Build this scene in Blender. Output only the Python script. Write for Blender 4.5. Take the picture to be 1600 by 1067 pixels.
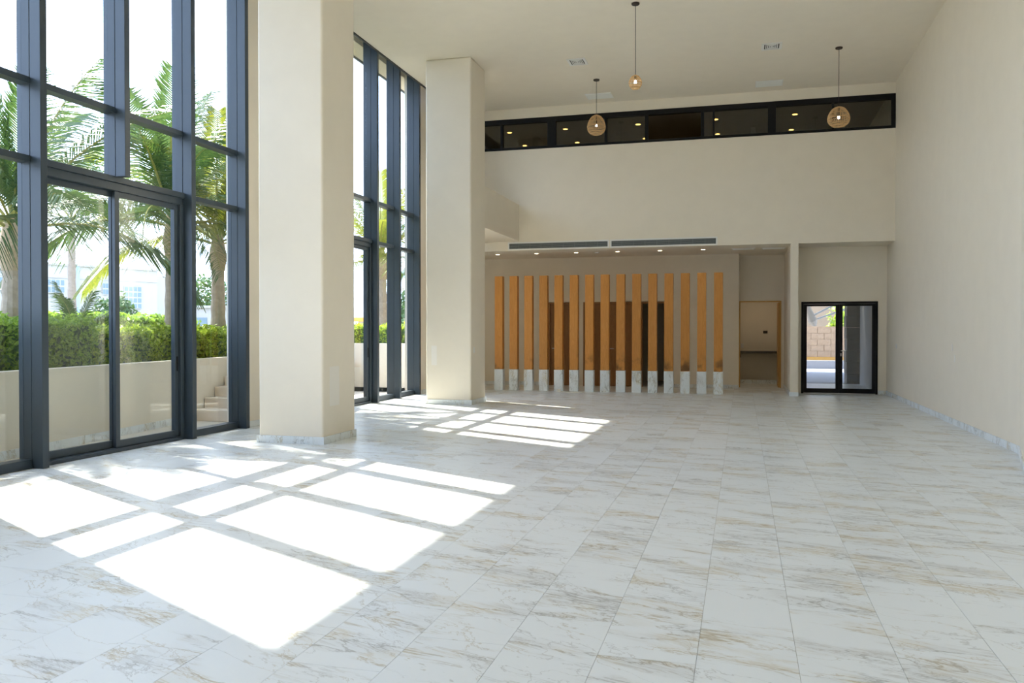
import bpy, math, random
import numpy as np
from mathutils import Vector, Matrix, Euler

random.seed(7)
rng = np.random.default_rng(11)
scene = bpy.context.scene
COL = scene.collection
for o in list(bpy.data.objects):
    bpy.data.objects.remove(o)

# ------------------------------------------------------------------ camera
FOC = 1320.0
YAW = math.atan(360.0 / FOC)
PITCH = math.atan(16.5 / FOC)
cam_d = bpy.data.cameras.new('camera')
cam_d.sensor_fit = 'HORIZONTAL'
cam_d.sensor_width = 36.0
cam_d.lens = FOC / 1600.0 * 36.0
cam_d.clip_start = 0.05
cam_d.clip_end = 500
cam = bpy.data.objects.new('camera', cam_d)
COL.objects.link(cam)
cam.location = (0, 0, 1.5)
cam.rotation_euler = (math.radians(90) - PITCH, 0, YAW)
scene.camera = cam

# ------------------------------------------------------------------ light and exposure
SUN_DIR = Vector((-0.813, 0.432, 1.0)).normalized()      # towards the sun
sun_d = bpy.data.lights.new('sun', 'SUN')
sun_d.energy = 11.5
sun_d.angle = math.radians(0.6)
sun_d.color = (1.0, 0.93, 0.81)
sun = bpy.data.objects.new('sun', sun_d)
COL.objects.link(sun)
sun.location = (-30, 20, 40)
sun.rotation_euler = SUN_DIR.to_track_quat('Z', 'Y').to_euler()

world = bpy.data.worlds.new('sky')
scene.world = world
world.use_nodes = True
wn, wl = world.node_tree.nodes, world.node_tree.links
wn.clear()
w_out = wn.new('ShaderNodeOutputWorld')
w_bg = wn.new('ShaderNodeBackground')
w_sky = wn.new('ShaderNodeTexSky')
w_sky.sky_type = 'NISHITA'
w_sky.sun_disc = False
w_sky.sun_elevation = math.asin(SUN_DIR.z)
w_sky.sun_rotation = math.atan2(SUN_DIR.x, SUN_DIR.y)
w_sky.air_density = 1.0
w_sky.dust_density = 2.5
w_sky.ozone_density = 1.5
w_tc = wn.new('ShaderNodeTexCoord')
w_map = wn.new('ShaderNodeMapping')
w_map.inputs['Scale'].default_value = (1.6, 1.6, 3.4)
w_noise = wn.new('ShaderNodeTexNoise')
w_noise.inputs['Scale'].default_value = 1.7
w_noise.inputs['Detail'].default_value = 6
w_noise.inputs['Roughness'].default_value = 0.6
w_ramp = wn.new('ShaderNodeMapRange')
w_ramp.inputs['From Min'].default_value = 0.36
w_ramp.inputs['From Max'].default_value = 0.62
w_ramp.inputs['To Min'].default_value = 0.25
w_ramp.inputs['To Max'].default_value = 0.95
w_scale = wn.new('ShaderNodeVectorMath')
w_scale.operation = 'SCALE'
w_scale.inputs['Scale'].default_value = 0.32
w_mix = wn.new('ShaderNodeMixRGB')
w_mix.inputs['Color2'].default_value = (3.0, 3.8, 5.5, 1)
wl.new(w_tc.outputs['Generated'], w_map.inputs['Vector'])
wl.new(w_map.outputs['Vector'], w_noise.inputs['Vector'])
wl.new(w_noise.outputs['Fac'], w_ramp.inputs['Value'])
wl.new(w_ramp.outputs['Result'], w_mix.inputs['Fac'])
wl.new(w_sky.outputs['Color'], w_scale.inputs[0])
wl.new(w_scale.outputs['Vector'], w_mix.inputs['Color1'])
wl.new(w_mix.outputs['Color'], w_bg.inputs['Color'])
w_bg.inputs['Strength'].default_value = 1.0
wl.new(w_bg.outputs['Background'], w_out.inputs['Surface'])

scene.view_settings.view_transform = 'Standard'
scene.view_settings.look = 'None'
scene.view_settings.gamma = 1.0
scene.view_settings.use_curve_mapping = False
scene.view_settings.exposure = 0.58
scene.cycles.diffuse_bounces = 6
scene.cycles.max_bounces = 10
scene.cycles.transparent_max_bounces = 16
scene.cycles.sample_clamp_indirect = 12.0
scene.cycles.caustics_reflective = False
scene.cycles.caustics_refractive = False

# ------------------------------------------------------------------ materials
def mat_new(name):
    m = bpy.data.materials.new(name)
    m.use_nodes = True
    nt = m.node_tree
    b = nt.nodes['Principled BSDF']
    return m, nt.nodes, nt.links, b

def coords(n, l, scale=(1, 1, 1), rot=(0, 0, 0)):
    tc = n.new('ShaderNodeTexCoord')
    mp = n.new('ShaderNodeMapping')
    mp.inputs['Scale'].default_value = scale
    mp.inputs['Rotation'].default_value = rot
    l.new(tc.outputs['Object'], mp.inputs['Vector'])
    return mp.outputs['Vector']

def noise(n, l, vec, scale, detail=4, rough=0.55, dist=0.0):
    t = n.new('ShaderNodeTexNoise')
    t.inputs['Scale'].default_value = scale
    t.inputs['Detail'].default_value = detail
    t.inputs['Roughness'].default_value = rough
    t.inputs['Distortion'].default_value = dist
    l.new(vec, t.inputs['Vector'])
    return t.outputs['Fac']

def math_n(n, l, op, a, b=None, clamp=False):
    t = n.new('ShaderNodeMath')
    t.operation = op
    t.use_clamp = clamp
    for i, v in enumerate((a, b)):
        if v is None:
            continue
        if isinstance(v, (int, float)):
            t.inputs[i].default_value = v
        else:
            l.new(v, t.inputs[i])
    return t.outputs[0]

def maprange(n, l, v, a, b, c=0.0, d=1.0, smooth=True):
    t = n.new('ShaderNodeMapRange')
    if smooth:
        t.interpolation_type = 'SMOOTHSTEP'
    t.inputs['From Min'].default_value = a
    t.inputs['From Max'].default_value = b
    t.inputs['To Min'].default_value = c
    t.inputs['To Max'].default_value = d
    l.new(v, t.inputs['Value'])
    return t.outputs['Result']

def mixc(n, l, fac, c1, c2):
    t = n.new('ShaderNodeMixRGB')
    for k, v in (('Fac', fac), ('Color1', c1), ('Color2', c2)):
        if isinstance(v, (int, float)):
            t.inputs[k].default_value = v
        elif isinstance(v, tuple):
            t.inputs[k].default_value = (*v[:3], 1)
        else:
            l.new(v, t.inputs[k])
    return t.outputs['Color']

def bump(n, l, b, h, strength=0.2, dist=0.01):
    t = n.new('ShaderNodeBump')
    t.inputs['Strength'].default_value = strength
    t.inputs['Distance'].default_value = dist
    l.new(h, t.inputs['Height'])
    l.new(t.outputs['Normal'], b.inputs['Normal'])

def paint(name, col, rough=0.6, var=0.04, nscale=3.0, bmp=0.04, spec=0.3):
    m, n, l, b = mat_new(name)
    v = coords(n, l)
    f = noise(n, l, v, nscale, 5)
    dark = tuple(c * (1 - var) for c in col)
    lite = tuple(min(1, c * (1 + var)) for c in col)
    l.new(mixc(n, l, f, dark, lite), b.inputs['Base Color'])
    b.inputs['Roughness'].default_value = rough
    b.inputs['Specular IOR Level'].default_value = spec
    if bmp:
        bump(n, l, b, noise(n, l, v, 180, 2), bmp, 0.002)
    return m

def marble(name, rough=0.3, big=1.0, rot=-0.24):
    m, n, l, b = mat_new(name)
    tc = n.new('ShaderNodeTexCoord')
    oi = n.new('ShaderNodeObjectInfo')
    at = n.new('ShaderNodeAttribute')
    at.attribute_name = 'piece_random'
    rnd = math_n(n, l, 'ADD', oi.outputs['Random'], at.outputs['Fac'])
    cb = n.new('ShaderNodeCombineXYZ')
    l.new(math_n(n, l, 'MULTIPLY', rnd, 61.7), cb.inputs[0])
    l.new(math_n(n, l, 'MULTIPLY', rnd, 137.3), cb.inputs[1])
    l.new(math_n(n, l, 'MULTIPLY', rnd, 23.9), cb.inputs[2])
    ad = n.new('ShaderNodeVectorMath')
    l.new(tc.outputs['Object'], ad.inputs[0])
    l.new(cb.outputs[0], ad.inputs[1])
    def mp(scale, r=rot):
        t = n.new('ShaderNodeMapping')
        t.vector_type = 'POINT'
        t.inputs['Scale'].default_value = scale
        r_ = n.new('ShaderNodeVectorRotate')
        r_.rotation_type = 'Z_AXIS'
        r_.inputs['Angle'].default_value = -r
        l.new(ad.outputs[0], r_.inputs['Vector'])
        l.new(r_.outputs[0], t.inputs['Vector'])
        return t.outputs['Vector']
    k = big
    # broad bands that carry the veining, long across the tile
    band = noise(n, l, mp((0.55 * k, 2.1 * k, 1.0)), 1.35, 3, 0.55, 0.4)
    mask = maprange(n, l, band, 0.48, 0.62)
    halo = maprange(n, l, band, 0.40, 0.58)
    # main veins: ridges of a warped anisotropic noise
    n1 = noise(n, l, mp((0.55 * k, 2.3 * k, 1.0)), 2.2, 7, 0.62, 0.6)
    r1 = maprange(n, l, math_n(n, l, 'ABSOLUTE', math_n(n, l, 'SUBTRACT', n1, 0.5)), 0.0, 0.020, 1.0, 0.0)
    n2 = noise(n, l, mp((0.8 * k, 4.4 * k, 1.0), rot * 1.5), 3.0, 8, 0.68, 0.7)
    r2 = maprange(n, l, math_n(n, l, 'ABSOLUTE', math_n(n, l, 'SUBTRACT', n2, 0.5)), 0.0, 0.045, 1.0, 0.0)
    n3 = noise(n, l, mp((0.7 * k, 1.5 * k, 1.0), rot * 2.6), 1.5, 6, 0.58, 0.4)
    r3 = maprange(n, l, math_n(n, l, 'ABSOLUTE', math_n(n, l, 'SUBTRACT', n3, 0.52)), 0.0, 0.006, 1.0, 0.0)
    v_fine = math_n(n, l, 'MULTIPLY', r2, mask)
    v_main = math_n(n, l, 'MULTIPLY', r1, halo)
    cloud = math_n(n, l, 'MULTIPLY', math_n(n, l, 'MULTIPLY', mask, n2), 0.42)
    tone = maprange(n, l, noise(n, l, mp((1.5, 1.5, 1.0)), 2.0, 2), 0.42, 0.6)
    veinc = mixc(n, l, tone, (0.33, 0.34, 0.33), (0.40, 0.325, 0.19))
    veinl = mixc(n, l, tone, (0.50, 0.505, 0.49), (0.565, 0.505, 0.37))
    c = mixc(n, l, cloud, (0.77, 0.815, 0.84), veinl)
    c = mixc(n, l, math_n(n, l, 'MULTIPLY', v_fine, 0.75), c, veinl)
    c = mixc(n, l, math_n(n, l, 'MULTIPLY', v_main, 0.8), c, veinc)
    c = mixc(n, l, math_n(n, l, 'MULTIPLY', r3, 0.45), c, veinc)
    l.new(c, b.inputs['Base Color'])
    b.inputs['Roughness'].default_value = rough
    b.inputs['Specular IOR Level'].default_value = 0.45
    return m

def metal_dark(name, col, rough=0.38, spec=0.6):
    m, n, l, b = mat_new(name)
    f = noise(n, l, coords(n, l, (1, 1, 0.3)), 9, 3)
    l.new(mixc(n, l, f, tuple(c * 0.9 for c in col), tuple(c * 1.1 for c in col)), b.inputs['Base Color'])
    b.inputs['Roughness'].default_value = rough
    b.inputs['Specular IOR Level'].default_value = spec
    return m

def glass_mat(name, tint=(0.97, 0.985, 0.98), ior=1.5, rough=0.0):
    m = bpy.data.materials.new(name)
    m.use_nodes = True
    n, l = m.node_tree.nodes, m.node_tree.links
    n.clear()
    out = n.new('ShaderNodeOutputMaterial')
    tr = n.new('ShaderNodeBsdfTransparent')
    tr.inputs['Color'].default_value = (*tint, 1)
    gl = n.new('ShaderNodeBsdfGlossy')
    gl.inputs['Roughness'].default_value = rough
    gl.inputs['Color'].default_value = (1, 1, 1, 1)
    lw = n.new('ShaderNodeLayerWeight')          # Schlick reflectance, the same from both sides of the pane
    lw.inputs['Blend'].default_value = 0.5
    p5 = math_n(n, l, 'POWER', lw.outputs['Facing'], 5.0)
    f0 = ((ior - 1) / (ior + 1)) ** 2
    fr = math_n(n, l, 'ADD', math_n(n, l, 'MULTIPLY', p5, 1 - f0), f0, True)
    mx = n.new('ShaderNodeMixShader')
    l.new(fr, mx.inputs[0])
    l.new(tr.outputs[0], mx.inputs[1])
    l.new(gl.outputs[0], mx.inputs[2])
    l.new(mx.outputs[0], out.inputs['Surface'])
    return m

def wood_mat(name, c1, c2, c3, rough=0.45, smudge=False):
    m, n, l, b = mat_new(name)
    tc = n.new('ShaderNodeTexCoord')
    oi = n.new('ShaderNodeObjectInfo')
    cb = n.new('ShaderNodeCombineXYZ')
    l.new(math_n(n, l, 'MULTIPLY', oi.outputs['Random'], 40), cb.inputs[0])
    l.new(math_n(n, l, 'MULTIPLY', oi.outputs['Random'], 17), cb.inputs[2])
    ad = n.new('ShaderNodeVectorMath')
    l.new(tc.outputs['Object'], ad.inputs[0])
    l.new(cb.outputs[0], ad.inputs[1])
    mp = n.new('ShaderNodeMapping')
    mp.inputs['Scale'].default_value = (9, 9, 0.55)
    l.new(ad.outputs[0], mp.inputs['Vector'])
    g = noise(n, l, mp.outputs[0], 1.6, 4, 0.5, 0.6)
    rings = math_n(n, l, 'FRACT', math_n(n, l, 'MULTIPLY', g, 9.0))
    mp2 = n.new('ShaderNodeMapping')
    mp2.inputs['Scale'].default_value = (120, 120, 3)
    l.new(ad.outputs[0], mp2.inputs['Vector'])
    gr = noise(n, l, mp2.outputs[0], 1.0, 3)
    c = mixc(n, l, maprange(n, l, rings, 0.0, 1.0, smooth=False), c1, c2)
    c = mixc(n, l, maprange(n, l, gr, 0.5, 0.75, 0, 0.55), c, c3)
    hue = mixc(n, l, oi.outputs['Random'], (0.86, 0.84, 0.80), (1.08, 1.08, 1.12))
    mul = n.new('ShaderNodeMixRGB')
    mul.blend_type = 'MULTIPLY'
    mul.inputs['Fac'].default_value = 1
    l.new(c, mul.inputs['Color1'])
    l.new(hue, mul.inputs['Color2'])
    c = mul.outputs['Color']
    if smudge:      # handling stains low on some of the slats
        sp = n.new('ShaderNodeSeparateXYZ')
        l.new(tc.outputs['Object'], sp.inputs[0])
        low = maprange(n, l, sp.outputs[2], 0.05, 0.55, 1.0, 0.0)
        spot = maprange(n, l, noise(n, l, ad.outputs[0], 2.2, 4, 0.6), 0.48, 0.66)
        fac = math_n(n, l, 'MULTIPLY', math_n(n, l, 'MULTIPLY', low, spot), 0.75)
        c = mixc(n, l, fac, c, (0.05, 0.028, 0.012))
    l.new(c, b.inputs['Base Color'])
    b.inputs['Roughness'].default_value = rough
    b.inputs['Specular IOR Level'].default_value = 0.35
    return m

def emit_mat(name, col, strength):
    m, n, l, b = mat_new(name)
    b.inputs['Base Color'].default_value = (0.9, 0.88, 0.82, 1)
    b.inputs['Emission Color'].default_value = (*col, 1)
    b.inputs['Emission Strength'].default_value = strength
    return m

def leaf_mat(name, c1, c2, c3=None, trans=0.4):
    m = bpy.data.materials.new(name)
    m.use_nodes = True
    n, l = m.node_tree.nodes, m.node_tree.links
    n.clear()
    out = n.new('ShaderNodeOutputMaterial')
    tc = n.new('ShaderNodeTexCoord')
    f = noise(n, l, tc.outputs['Object'], 2.2, 3)
    f2 = noise(n, l, tc.outputs['Object'], 31.0, 2)
    c = mixc(n, l, maprange(n, l, f2, 0.35, 0.65), c1, c2)
    if c3:
        c = mixc(n, l, maprange(n, l, f, 0.5, 0.66), c, c3)
    p = n.new('ShaderNodeBsdfPrincipled')
    p.inputs['Roughness'].default_value = 0.45
    p.inputs['Specular IOR Level'].default_value = 0.4
    l.new(c, p.inputs['Base Color'])
    t = n.new('ShaderNodeBsdfTranslucent')
    hs = n.new('ShaderNodeMixRGB')
    hs.blend_type = 'MULTIPLY'
    hs.inputs['Fac'].default_value = 1.0
    hs.inputs['Color2'].default_value = (1.25, 1.3, 0.7, 1)
    l.new(c, hs.inputs['Color1'])
    l.new(hs.outputs[0], t.inputs['Color'])
    mx = n.new('ShaderNodeMixShader')
    mx.inputs[0].default_value = trans
    l.new(p.outputs[0], mx.inputs[1])
    l.new(t.outputs[0], mx.inputs[2])
    l.new(mx.outputs[0], out.inputs['Surface'])
    return m

M = {}
M['wall'] = paint('beige_wall_paint', (0.81, 0.742, 0.622), 0.55)
M['ceiling'] = paint('cream_ceiling_paint', (0.82, 0.755, 0.64), 0.65)
M['patch'] = paint('fresh_filler_patch', (0.83, 0.79, 0.72), 0.7)
M['trim_black'] = metal_dark('black_shadow_trim', (0.02, 0.02, 0.02), 0.6)
M['tile'] = marble('marble_floor_tile', 0.34)
M['marble'] = marble('marble_cladding', 0.32, 1.5, 0.7)
M['base'] = marble('marble_skirting', 0.4, 1.3, 0.9)
M['grout'] = paint('grey_grout', (0.45, 0.44, 0.42), 0.85)
M['alu'] = metal_dark('slate_blue_aluminium', (0.038, 0.054, 0.070), 0.36, 0.45)
M['alu_black'] = metal_dark('black_aluminium', (0.006, 0.006, 0.007), 0.5, 0.22)
M['glass'] = glass_mat('clear_window_glass')
M['glass_dark'] = glass_mat('strip_window_glass', (0.80, 0.82, 0.80))
M['oak'] = wood_mat('golden_oak', (0.54, 0.225, 0.042), (0.63, 0.285, 0.065), (0.40, 0.15, 0.028), 0.45, True)
M['door_wood'] = wood_mat('dark_oak_door', (0.26, 0.125, 0.04), (0.32, 0.16, 0.055), (0.18, 0.08, 0.025))
M['pine'] = wood_mat('honey_pine', (0.62, 0.36, 0.10), (0.70, 0.42, 0.14), (0.5, 0.27, 0.07))
M['white_metal'] = paint('white_powder_coat', (0.80, 0.79, 0.76), 0.45, 0.01, 3, 0)
M['panel_white'] = paint('pale_access_panel', (0.90, 0.91, 0.87), 0.5, 0.01, 3, 0)
M['grille'] = paint('grey_grille_blade', (0.20, 0.22, 0.22), 0.5, 0.03, 3, 0)
M['grille_back'] = paint('grille_cavity', (0.03, 0.033, 0.033), 0.8, 0.0, 3, 0)
M['steel'] = metal_dark('brushed_steel', (0.5, 0.5, 0.48), 0.35)
M['rattan'] = paint('rattan_cane', (0.62, 0.42, 0.21), 0.6, 0.25, 40, 0)
M['cord'] = paint('dark_flex', (0.05, 0.04, 0.035), 0.6, 0, 3, 0)
M['bulb'] = emit_mat('warm_white_bulb', (1.0, 0.93, 0.80), 7.0)
M['led'] = emit_mat('warm_downlight', (1.0, 0.78, 0.48), 9.0)
M['led_up'] = emit_mat('amber_downlight', (1.0, 0.58, 0.14), 4.5)
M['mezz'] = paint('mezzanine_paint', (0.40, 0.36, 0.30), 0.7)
M['terrace'] = paint('terrace_paving', (0.60, 0.55, 0.47), 0.8, 0.08, 2)
M['garden_wall'] = paint('cream_garden_wall', (0.78, 0.72, 0.61), 0.8, 0.06, 2)
M['soil'] = paint('planter_soil', (0.10, 0.07, 0.045), 0.95, 0.2, 9)
M['lawn'] = paint('distant_ground', (0.36, 0.36, 0.30), 0.95, 0.2, 0.4)
M['stair'] = paint('sandstone_step', (0.74, 0.64, 0.52), 0.75, 0.08, 4)
M['facade'] = paint('white_facade', (0.47, 0.45, 0.41), 0.8, 0.04, 1)
M['facade_blue'] = paint('blue_facade_strip', (0.36, 0.47, 0.62), 0.7)
M['pane_far'] = paint('far_window_pane', (0.20, 0.27, 0.31), 0.25, 0.1, 2, 0)
M['trunk'] = paint('palm_trunk', (0.42, 0.35, 0.28), 0.9, 0.3, 14, 0.4)
M['fibre'] = paint('palm_fibre', (0.46, 0.36, 0.25), 0.95, 0.4, 22, 0.6)
M['petiole'] = paint('palm_stalk', (0.34, 0.34, 0.10), 0.6, 0.15, 6, 0)
M['frond'] = leaf_mat('palm_leaflet', (0.045, 0.10, 0.042), (0.10, 0.16, 0.055), None, 0.3)
M['frond_y'] = leaf_mat('yellow_palm_leaflet', (0.15, 0.20, 0.045), (0.30, 0.29, 0.05), None, 0.3)
M['hedge'] = leaf_mat('hedge_leaf', (0.15, 0.26, 0.05), (0.30, 0.42, 0.08), None, 0.45)
M['hedge_y'] = leaf_mat('yellow_hedge_leaf', (0.19, 0.30, 0.05), (0.42, 0.50, 0.08), None, 0.45)
M['tree'] = leaf_mat('tree_leaf', (0.055, 0.11, 0.035), (0.10, 0.17, 0.05), None, 0.25)
M['stone'] = paint('dark_stone_cladding', (0.13, 0.12, 0.11), 0.8, 0.35, 6, 0.3)
M['grey_wall'] = paint('grey_porch_render', (0.36, 0.36, 0.36), 0.8)
M['brick_wall'] = paint('tan_rubble_wall', (0.46, 0.31, 0.195), 0.9, 0.3, 9, 0.5)
M['tan_house'] = paint('tan_house_render', (0.30, 0.21, 0.14), 0.9, 0.25, 1.5)
M['orange'] = paint('orange_wall_plinth', (0.70, 0.36, 0.08), 0.8)
M['paver'] = paint('grey_yard_paving', (0.32, 0.32, 0.34), 0.7, 0.06, 2)
M['paper'] = paint('white_paper', (0.82, 0.80, 0.74), 0.7, 0.03, 6, 0)
M['plastic'] = paint('white_plastic', (0.80, 0.79, 0.76), 0.4, 0.0, 3, 0)
M['counter'] = paint('dark_counter', (0.09, 0.08, 0.07), 0.35)
M['awning'] = paint('canvas_awning', (0.50, 0.44, 0.37), 0.8)

# ------------------------------------------------------------------ geometry helpers
WLOC = {}

class MB:
    """collects shapes in world coordinates and builds ONE mesh object"""
    def __init__(self):
        self.v, self.f = [], []
    def box(self, x0, x1, y0, y1, z0, z1):
        b = len(self.v)
        self.v += [(x0, y0, z0), (x1, y0, z0), (x1, y1, z0), (x0, y1, z0),
                   (x0, y0, z1), (x1, y0, z1), (x1, y1, z1), (x0, y1, z1)]
        self.f += [tuple(b + i for i in q) for q in
                   ((0, 3, 2, 1), (4, 5, 6, 7), (0, 1, 5, 4), (1, 2, 6, 5), (2, 3, 7, 6), (3, 0, 4, 7))]
        return self
    def prism(self, poly, z0, z1):
        b, n = len(self.v), len(poly)
        a = sum(poly[i][0] * poly[(i + 1) % n][1] - poly[(i + 1) % n][0] * poly[i][1] for i in range(n))
        if a < 0:
            poly = poly[::-1]
        self.v += [(x, y, z0) for x, y in poly] + [(x, y, z1) for x, y in poly]
        self.f.append(tuple(b + i for i in reversed(range(n))))
        self.f.append(tuple(b + n + i for i in range(n)))
        for i in range(n):
            j = (i + 1) % n
            self.f.append((b + i, b + j, b + n + j, b + n + i))
        return self
    def tube(self, pts, radii, seg=8, cap=True):
        pts = [Vector(p) for p in pts]
        if isinstance(radii, (int, float)):
            radii = [radii] * len(pts)
        b = len(self.v)
        up = Vector((0, 0, 1))
        for i, p in enumerate(pts):
            t = (pts[min(i + 1, len(pts) - 1)] - pts[max(i - 1, 0)]).normalized()
            a = t.cross(up)
            if a.length < 1e-4:
                a = Vector((1, 0, 0))
            a.normalize()
            c = a.cross(t)
            for k in range(seg):
                an = 2 * math.pi * k / seg
                self.v.append(tuple(p + radii[i] * (math.cos(an) * a + math.sin(an) * c)))
        for i in range(len(pts) - 1):
            for k in range(seg):
                k2 = (k + 1) % seg
                self.f.append((b + i * seg + k, b + i * seg + k2, b + (i + 1) * seg + k2, b + (i + 1) * seg + k))
        if cap:
            self.f.append(tuple(b + k for k in reversed(range(seg))))
            e = b + (len(pts) - 1) * seg
            self.f.append(tuple(e + k for k in range(seg)))
        return self
    def lathe(self, prof, cx, cy, seg=24):
        b = len(self.v)
        for r, z in prof:
            for k in range(seg):
                an = 2 * math.pi * k / seg
                self.v.append((cx + r * math.cos(an), cy + r * math.sin(an), z))
        for i in range(len(prof) - 1):
            for k in range(seg):
                k2 = (k + 1) % seg
                self.f.append((b + i * seg + k, b + i * seg + k2, b + (i + 1) * seg + k2, b + (i + 1) * seg + k))
        self.f.append(tuple(b + k for k in reversed(range(seg))))
        e = b + (len(prof) - 1) * seg
        self.f.append(tuple(e + k for k in range(seg)))
        return self
    def build(self, name, mat, parent=None, origin=None, smooth=False, bevel=0.0, bseg=2):
        v = np.array(self.v, dtype=float)
        if origin is None:
            lo, hi = v.min(0), v.max(0)
            origin = ((lo[0] + hi[0]) / 2, (lo[1] + hi[1]) / 2, lo[2])
        o_ = np.array(origin, dtype=float)
        me = bpy.data.meshes.new(name)
        me.from_pydata([tuple(p) for p in (v - o_)], [], self.f)
        me.materials.append(M[mat] if isinstance(mat, str) else mat)
        if smooth:
            me.polygons.foreach_set('use_smooth', [True] * len(me.polygons))
        ob = bpy.data.objects.new(name, me)
        COL.objects.link(ob)
        place(ob, origin, parent)
        if bevel:
            bm_ = ob.modifiers.new('bevel', 'BEVEL')
            bm_.width = bevel
            bm_.segments = bseg
            bm_.limit_method = 'ANGLE'
        return ob

def place(ob, origin, parent=None):
    origin = Vector(origin)
    if parent is not None:
        ob.parent = parent
        ob.location = origin - WLOC[parent.name]
    else:
        ob.location = origin
    WLOC[ob.name] = origin

def tag(o, label, cat, group=None, kind=None):
    o['label'] = label
    o['category'] = cat
    if group:
        o['group'] = group
    if kind:
        o['kind'] = kind
    return o

def thing(name, loc, label, cat, group=None, kind=None):
    o = bpy.data.objects.new(name, None)
    o.empty_display_size = 0.1
    COL.objects.link(o)
    place(o, loc)
    return tag(o, label, cat, group, kind)

def box(name, mat, x0, x1, y0, y1, z0, z1, parent=None, bevel=0.0, **k):
    return MB().box(x0, x1, y0, y1, z0, z1).build(name, mat, parent, bevel=bevel, **k)

def mesh_np(name, verts, quads, mat, parent=None, origin=(0, 0, 0), tri=False):
    """fast mesh from arrays; verts are local to origin"""
    me = bpy.data.meshes.new(name)
    k = quads.shape[1]
    me.vertices.add(len(verts))
    me.vertices.foreach_set('co', verts.astype(np.float32).ravel())
    me.loops.add(quads.size)
    me.loops.foreach_set('vertex_index', quads.astype(np.int32).ravel())
    me.polygons.add(len(quads))
    me.polygons.foreach_set('loop_start', np.arange(0, quads.size, k, dtype=np.int32))
    me.polygons.foreach_set('loop_total', np.full(len(quads), k, dtype=np.int32))
    me.polygons.foreach_set('use_smooth', [False] * len(quads))
    me.update(calc_edges=True)
    me.materials.append(M[mat])
    ob = bpy.data.objects.new(name, me)
    COL.objects.link(ob)
    place(ob, origin, parent)
    return ob

# ================================================================== the room
XR, XW, YB = 3.27, -7.75, 20.405       # right wall, outer face of the window wall, upper back wall
ZC = 7.03                              # ceiling
ZS = 3.505                             # soffit

S = 'structure'
# ---- floor: grout bed and tiles
TW, TL, GAP = 0.4447, 0.905, 0.0022
TX0, TY0 = -0.198, 5.225
floor = box('floor', 'grout', XW + 0.1, XR + 0.2, -5.0, 25.9, -0.12, -0.004)
tag(floor, 'white marble tiled floor with grey and gold veins across the hall', 'floor', kind=S)
cy_, sy_ = math.cos(YAW), math.sin(YAW)

def proj(x, y, z=0.0):
    d = Vector((x, y, z - 1.5))
    fw = Vector((-sy_, cy_, 0)) * math.cos(PITCH) - Vector((0, 0, 1)) * math.sin(PITCH)
    up = Vector((-sy_, cy_, 0)) * math.sin(PITCH) + Vector((0, 0, 1)) * math.cos(PITCH)
    rt = Vector((cy_, sy_, 0))
    w = d.dot(fw)
    return (800 + FOC * d.dot(rt) / w, 533.5 - FOC * d.dot(up) / w, w) if w > 0.1 else (0, 0, -1)

cells = []
X_MIN, X_MAX, Y_MIN, Y_MAX = -7.47, 3.262, -4.9, 25.5
i0, i1 = math.floor((X_MIN - TX0) / TW), math.ceil((X_MAX - TX0) / TW)
for i in range(i0, i1):
    off = 0.0 if i % 2 == 0 else 0.45
    j0, j1 = math.floor((Y_MIN - TY0 - off) / TL), math.ceil((Y_MAX - TY0 - off) / TL)
    for j in range(j0, j1):
        xa, xb = TX0 + i * TW + GAP / 2, TX0 + (i + 1) * TW - GAP / 2
        ya, yb = TY0 + off + j * TL + GAP / 2, TY0 + off + (j + 1) * TL - GAP / 2
        xa, xb, ya, yb = max(xa, X_MIN), min(xb, X_MAX), max(ya, Y_MIN), min(yb, Y_MAX)
        if xb - xa < 0.03 or yb - ya < 0.03:
            continue
        u, v, w = proj((xa + xb) / 2, (ya + yb) / 2)
        seen = w > 0 and -60 < u < 1660 and v < 1110
        cells.append((w if seen else 999 + j * 0.01, xa, xb, ya, yb))
cells.sort()
tile_me = None
for k, (w, xa, xb, ya, yb) in enumerate(cells[:296]):
    full = abs(xb - xa - (TW - GAP)) < 1e-4 and abs(yb - ya - (TL - GAP)) < 1e-4
    c = ((xa + xb) / 2, (ya + yb) / 2, -0.006)
    if full and tile_me is not None:
        ob = bpy.data.objects.new('tile', tile_me)
        COL.objects.link(ob)
        place(ob, c, floor)
    else:
        ob = box('tile', 'tile', xa, xb, ya, yb, -0.006, 0.0, floor)
        if full:
            tile_me = ob.data
far = cells[296:]
vv, qq, rr = [], [], []
for (w, xa, xb, ya, yb) in far:
    b = len(vv)
    vv += [(xa, ya, -.006), (xb, ya, -.006), (xb, yb, -.006), (xa, yb, -.006), (xa, ya, 0), (xb, ya, 0), (xb, yb, 0), (xa, yb, 0)]
    qq += [(b + 4, b + 5, b + 6, b + 7), (b, b + 1, b + 5, b + 4), (b + 1, b + 2, b + 6, b + 5), (b + 2, b + 3, b + 7, b + 6), (b + 3, b, b + 4, b + 7)]
    rr += [random.random()] * 5
fo = WLOC[floor.name]
tf = mesh_np('tile_field', np.array(vv) - np.array(fo), np.array(qq), 'tile', floor, fo)
tf['kind'] = 'stuff'
at = tf.data.attributes.new('piece_random', 'FLOAT', 'FACE')
at.data.foreach_set('value', rr)

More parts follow.
